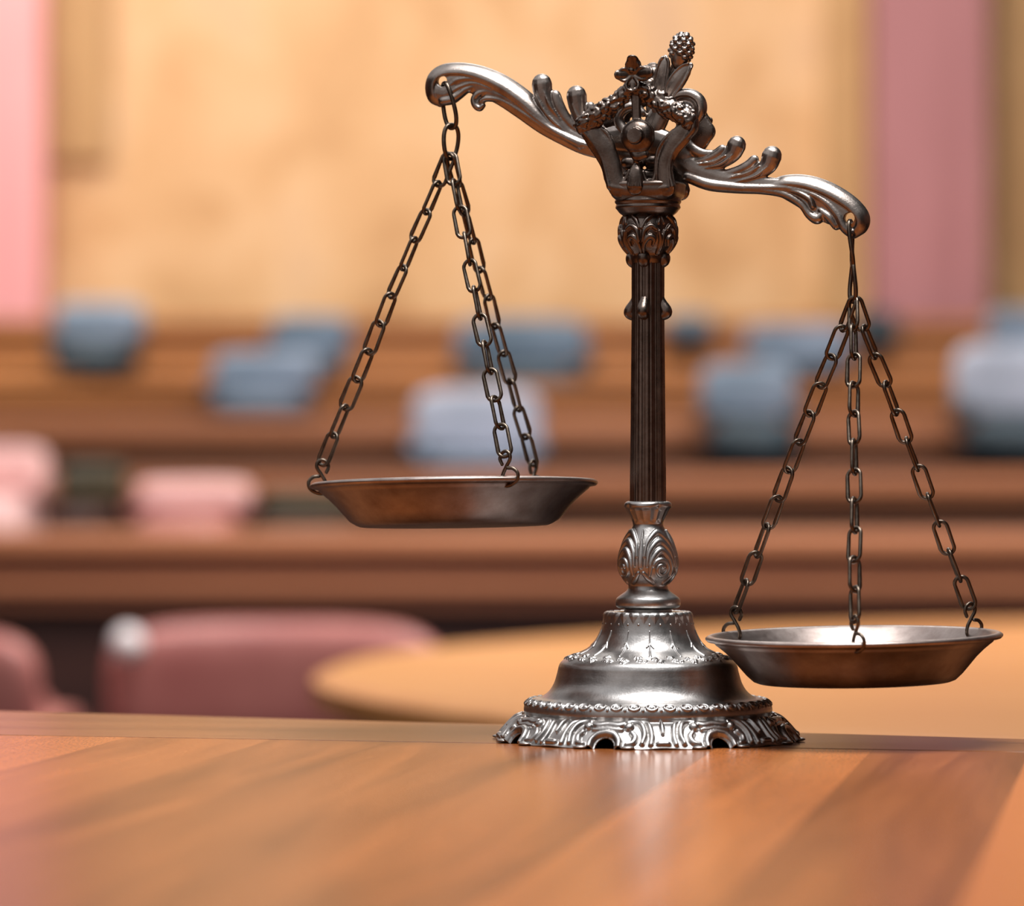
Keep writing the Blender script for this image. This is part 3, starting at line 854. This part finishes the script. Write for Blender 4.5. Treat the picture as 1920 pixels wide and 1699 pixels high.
# tiers of benches: each row has a desk ledge, a front panel and a plinth down to the floor
def bench(y_ledge_top, y_panel_top, y_bottom, d, m, mtop, label, ledge_d=.4, dark=None):
    root = empty('bench_row', (0, d + .3, FZ)); tag(root, label, 'bench', 'tiered wooden bench rows across the hall')
    zt = at(0, y_panel_top, d).z
    zl = at(0, y_ledge_top, d).z
    zb = at(0, y_bottom, d).z
    W = 9.0
    bx('ledge', (0, d + ledge_d / 2 - .04, zl - .02), (W, ledge_d, .04), mtop, root, .006)
    bx('front_panel', (0, d + .02, (zl - .04 + zb) / 2), (W, .04, zl - .04 - zb), m, root, .004)
    bx('rail', (0, d - .005, zt - .035), (W, .03, .025), mtop, root, .004)
    bx('plinth', (0, d + .09, (FZ + zb) / 2), (W, .1, zb - FZ), dark or BENCH_D, root)  # its dark tone paints the shade of the recess below the panel
    return root
bench(598, 625, 705, 14.6, BENCH_O, BENCH_O, 'topmost orange wood bench row against the marble wall')
bench(690, 712, 760, 13.2, BENCH_O, BENCH_O, 'second wood bench row down from the marble wall', .5)
bench(722, 775, 800, 12.0, BENCH_O, BENCH_O, 'third wood bench row down from the marble wall', .5)
bench(784, 800, 852, 11.0, BENCH_M, BENCH_M, 'red brown bench row just above the dark gap at mid height', .4)
bench(886, 905, 942, 9.9, BENCH_R, BENCH_M, 'red brown bench row level with the raised pan', .3)
bench(1002, 1065, 1142, 8.6, BENCH_R, BENCH_M, 'nearest red brown bench row, just above the rose armchairs', .5)

# ---- seats
def cushion(mb, c, w, dp, h, r=.35, lean=0.0, curve=.12):
    """rounded upholstered pad, slightly wrapped around its sitter"""
    nx, ny, nz = 16, 6, 14; pts = {}
    vs = []; fs = []
    def P(u, v, wv):   # in [-1,1]^3 cube -> super-ellipsoid
        e = 4.0
        l = (abs(u) ** e + abs(v) ** e + abs(wv) ** e) ** (1 / e)
        m_ = max(abs(u), abs(v), abs(wv)); s = m_ / l if l else 0
        x, y, z = u * s, v * s, wv * s
        return Vector((c[0] + x * w / 2, c[1] + y * dp / 2 + curve * w * (-(x ** 2)) + lean * z * h / 2, c[2] + z * h / 2))
    for ax in range(3):
        for sg in (-1, 1):
            n1 = 14; base_ = len(vs)
            for i in range(n1 + 1):
                for j in range(n1 + 1):
                    a = -1 + 2 * i / n1; b = -1 + 2 * j / n1
                    q = [a, b]; q.insert(ax, sg); vs.append(P(*q))
            for i in range(n1):
                for j in range(n1):
                    k = base_ + i * (n1 + 1) + j; fs.append((k, k + 1, k + n1 + 2, k + n1 + 1))
    mb.add(vs, fs)
def weld(o):
    b = bmesh.new(); b.from_mesh(o.data); bmesh.ops.remove_doubles(b, verts=b.verts, dist=1e-5); bmesh.ops.recalc_face_normals(b, faces=b.faces); b.to_mesh(o.data); b.free(); return o
def seat(name, x0, x1, y0, y1, d, mback, mlow, label, cat='chair', group=None, split=.55, foot=None, arms=True):
    """upholstered seat whose back fills the given pixels at distance d; base goes down to the tier or floor"""
    X0, X1, Z0, Z1 = rect_px(x0, x1, y0, y1, d); w = X1 - X0; h = Z1 - Z0; cx = (X0 + X1) / 2
    zs = Z1 - h * split
    foot = FZ if foot is None else foot
    root = empty(name, (cx, d, foot)); tag(root, label, cat, group)
    mb = MB(); cushion(mb, (cx, d, (Z1 + zs) / 2), w, .12, Z1 - zs, lean=-.08); weld(mb.build('backrest', mback, root, origin=(cx, d, zs)))
    mb = MB(); cushion(mb, (cx, d - .16, zs - (zs - Z0) * .45), w * .92, .42, (zs - Z0) * .9, curve=0); weld(mb.build('seat', mlow, root, origin=(cx, d, Z0)))
    if arms:
        for s in (-1, 1):
            mb = MB(); cushion(mb, (cx + s * w * .47, d - .14, zs + (Z1 - zs) * .08), w * .12, .34, (Z1 - zs) * .3, curve=0); weld(mb.build('armrest', mlow, root, origin=(cx + s * w * .47, d, zs)))
    mb = MB(); zz = Z0 + .02
    tube(mb, [Vector((cx, d - .12, zz)), Vector((cx, d - .12, foot + .03))], [.03, .03], 14, None, 1, False, False)
    tube(mb, [Vector((cx, d - .12, foot + .03)), Vector((cx, d - .12, foot))], [min(.2, w * .45), min(.22, w * .5)], 20, None, 1, False, False)
    mb.build('pedestal', BENCH_D, root, origin=(cx, d, foot))
    return root
G = 'blue grey seats among the bench rows'
C_ = 'upholstered_chair'
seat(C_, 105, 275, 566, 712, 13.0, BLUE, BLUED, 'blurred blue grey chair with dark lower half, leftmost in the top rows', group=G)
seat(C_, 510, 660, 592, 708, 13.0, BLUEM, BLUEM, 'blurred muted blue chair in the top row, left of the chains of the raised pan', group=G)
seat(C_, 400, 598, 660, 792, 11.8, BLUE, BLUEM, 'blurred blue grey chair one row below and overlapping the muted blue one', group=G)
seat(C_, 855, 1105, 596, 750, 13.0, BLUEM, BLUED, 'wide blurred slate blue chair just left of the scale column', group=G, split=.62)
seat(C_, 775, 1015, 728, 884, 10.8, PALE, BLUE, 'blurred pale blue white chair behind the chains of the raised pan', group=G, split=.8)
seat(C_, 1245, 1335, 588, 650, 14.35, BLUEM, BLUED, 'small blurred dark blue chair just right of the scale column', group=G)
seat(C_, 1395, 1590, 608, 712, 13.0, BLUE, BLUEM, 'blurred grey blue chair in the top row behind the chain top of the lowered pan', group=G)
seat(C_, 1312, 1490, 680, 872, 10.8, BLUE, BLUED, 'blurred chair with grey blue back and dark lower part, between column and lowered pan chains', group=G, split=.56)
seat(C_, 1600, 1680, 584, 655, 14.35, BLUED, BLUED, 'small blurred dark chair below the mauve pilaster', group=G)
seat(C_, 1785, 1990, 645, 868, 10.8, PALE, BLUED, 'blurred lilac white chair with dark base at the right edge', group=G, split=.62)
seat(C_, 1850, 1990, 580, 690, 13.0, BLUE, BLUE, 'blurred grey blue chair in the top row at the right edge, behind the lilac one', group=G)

GR = 'rose leather chairs on the left'
seat('leather_chair', 258, 475, 900, 1066, 9.7, PINKL, PINK, 'blurred pale rose chair with a highlight painted on its top, in the dark gap left of the raised pan', group=GR, split=.34)
seat('leather_chair', -90, 95, 835, 1080, 9.7, PINKL, PINKL, 'tall blurred pale rose chair with a highlight painted all over it, cut by the left edge at mid height', group=GR, split=.36)
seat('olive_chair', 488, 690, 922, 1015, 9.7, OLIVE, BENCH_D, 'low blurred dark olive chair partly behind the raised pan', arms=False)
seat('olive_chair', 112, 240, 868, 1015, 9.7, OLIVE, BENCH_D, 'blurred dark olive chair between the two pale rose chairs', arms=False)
# near armchairs
def armchair(x0, x1, y0, d, label):
    X0, X1, _, Z1 = rect_px(x0, x1, y0, y0 + 10, d); w = X1 - X0; cx = (X0 + X1) / 2
    root = empty('rose_armchair', (cx, d, FZ)); tag(root, label, 'armchair', 'near rose armchairs under the bench rows')
    def part(nm, c, ww, dp, h, **k):
        mb = MB(); cushion(mb, c, ww, dp, h, **k); return weld(mb.build(nm, PINK, root, origin=c))
    zs = FZ + .42
    part('backrest', (cx, d, (Z1 + zs) / 2 - .02), w, .14, Z1 - zs + .04, curve=.1, lean=-.1)
    part('seat_cushion', (cx, d + .30, zs), w * .9, .5, .16, curve=0)
    for s in (-1, 1):
        part('armrest', (cx + s * w * .46, d + .26, zs - .02), .09, .5, .12, curve=0)
    for sx in (-1, 1):
        for sy in (.12, .46):
            mb = MB(); tube(mb, [Vector((cx + sx * w * .38, d + sy, zs - .06)), Vector((cx + sx * w * .4, d + sy, FZ))], [.022, .015], 12, None, 1, False, False)
            mb.build('leg', BENCH_D, root, origin=(cx + sx * w * .4, d + sy, FZ))
    return root
a1 = armchair(205, 835, 1163, 7.6, 'wide blurred rose armchair seen from behind, left of the round honey table')
a2 = armchair(-420, 82, 1178, 7.2, 'blurred rose armchair cut by the left edge, just above the desk')
# pale ball on a stem, added in place of a specular glint
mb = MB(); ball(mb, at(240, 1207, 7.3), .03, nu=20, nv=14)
kn = mb.build('glint_ball', GLINT, a1, origin=at(240, 1207, 7.3)); tag(kn, 'pale ball standing in for a glint on the chair back')
mb = MB(); tube(mb, [at(240, 1207, 7.3), at(262, 1207, 7.62)], [.012, .012], 10); mb.build('glint_stem', GLINT, kn, origin=at(240, 1207, 7.3))

# ---- round honey table
rt_c = Vector((1.52, 5.6, 0)); rt_z = H - .0532 * 5.35; R_T = 1.78
rt = empty('round_table', (rt_c.x, rt_c.y, FZ)); tag(rt, 'large blurred round honey coloured wooden table behind the scale base', 'table')
mb = MB(); n = 128
prof = [(0, 0), (R_T - .02, 0), (R_T, -.008), (R_T, -.035), (R_T - .03, -.05), (0, -.05)]
vs = []; fs = []
for r, z in prof:
    for k in range(n):
        a = 2 * PI * k / n; vs.append((rt_c.x + r * math.cos(a), rt_c.y + r * math.sin(a), rt_z + z))
for i in range(len(prof) - 1):
    for k in range(n):
        a = i * n + k; b = i * n + (k + 1) % n; fs.append((a, b, b + n, a + n))
mb.add(vs, fs); tt = mb.build('table_top', ROUND, rt, smooth=False, origin=(rt_c.x, rt_c.y, rt_z)); weld(tt)
mb = MB(); tube(mb, [Vector((rt_c.x, rt_c.y, rt_z - .05)), Vector((rt_c.x, rt_c.y, FZ))], [.28, .4], 32, None, 1, False, False); mb.build('pedestal', BENCH_D, rt, origin=(rt_c.x, rt_c.y, FZ))

# ================================================================== LIGHT
w = bpy.data.worlds.new('reflection_gradient'); sc.world = w; w.use_nodes = True  # added gradient environment, shaped for the reflections in the metal
nd, lk = w.node_tree.nodes, w.node_tree.links
bg = nd['Background']
tc = nd.new('ShaderNodeTexCoord'); sp = nd.new('ShaderNodeSeparateXYZ'); lk.new(tc.outputs['Generated'], sp.inputs[0])
mr = nd.new('ShaderNodeMapRange'); mr.inputs['From Min'].default_value = -1; mr.inputs['From Max'].default_value = 1; lk.new(sp.outputs['Z'], mr.inputs['Value'])
rp = ramp(nd, [(.0, (.05, .03, .02)), (.50, (.18, .145, .13)), (.60, (.34, .30, .28)), (.80, (.42, .40, .40)), (1.0, (.62, .62, .64))])
lk.new(mr.outputs['Result'], rp.inputs['Fac'])
mx = nd.new('ShaderNodeMapRange'); mx.inputs['From Min'].default_value = -.7; mx.inputs['From Max'].default_value = .55
mx.inputs['To Min'].default_value = 2.1; mx.inputs['To Max'].default_value = .02; lk.new(sp.outputs['X'], mx.inputs['Value'])  # brighter left, darker right, made up to shade the metal
mm = nd.new('ShaderNodeMath'); mm.operation = 'MULTIPLY'; mm.inputs[1].default_value = .85; lk.new(mx.outputs['Result'], mm.inputs[0])
lk.new(rp.outputs['Color'], bg.inputs['Color']); lk.new(mm.outputs[0], bg.inputs['Strength'])

def area(name, loc, target, size, power, col, sy=None):
    l = bpy.data.lights.new(name, 'AREA'); l.energy = power; l.color = col; l.size = size
    if sy: l.shape = 'RECTANGLE'; l.size_y = sy
    o = bpy.data.objects.new(name, l); COL.objects.link(o); o.location = loc
    o.rotation_euler = (Vector(target) - Vector(loc)).to_track_quat('-Z', 'Y').to_euler(); return o
area('desk_ceiling_light', (.16, 2.1, 1.7), (AX, 2.4, .1), .8, 46, (1, .98, .97))
area('hall_fill_light', (-1.5, 12.0, 3.6), (0, 15.0, .8), 3.5, 235, (1, .94, .86))  # unseen lamp added to brighten the back wall
area('hall_fill_light', (1.0, 6.8, 3.6), (0, 10.5, -.2), 3.0, 290, (1, .95, .9))  # unseen fill added to brighten the bench fronts
area('hall_fill_light', (.3, 6.2, 3.2), (.4, 6.3, -.4), 2.0, 70, (1, .95, .9))  # unseen fill added over the round table

# ================================================================== CAMERA
cam = bpy.data.cameras.new('camera'); co = bpy.data.objects.new('camera', cam); COL.objects.link(co)
co.location = (0, 0, H); co.rotation_euler = (PI / 2, 0, 0)
cam.sensor_width = 36; cam.lens = F / 1920 * 36; cam.clip_start = .05; cam.clip_end = 60
cam.dof.use_dof = True; cam.dof.focus_distance = 2.38; cam.dof.aperture_fstop = 5.6
sc.camera = co
sc.view_settings.view_transform = 'Standard'; sc.view_settings.look = 'None'; sc.view_settings.gamma = 1
sc.view_settings.exposure = 0.0
sc.cycles.use_denoising = True
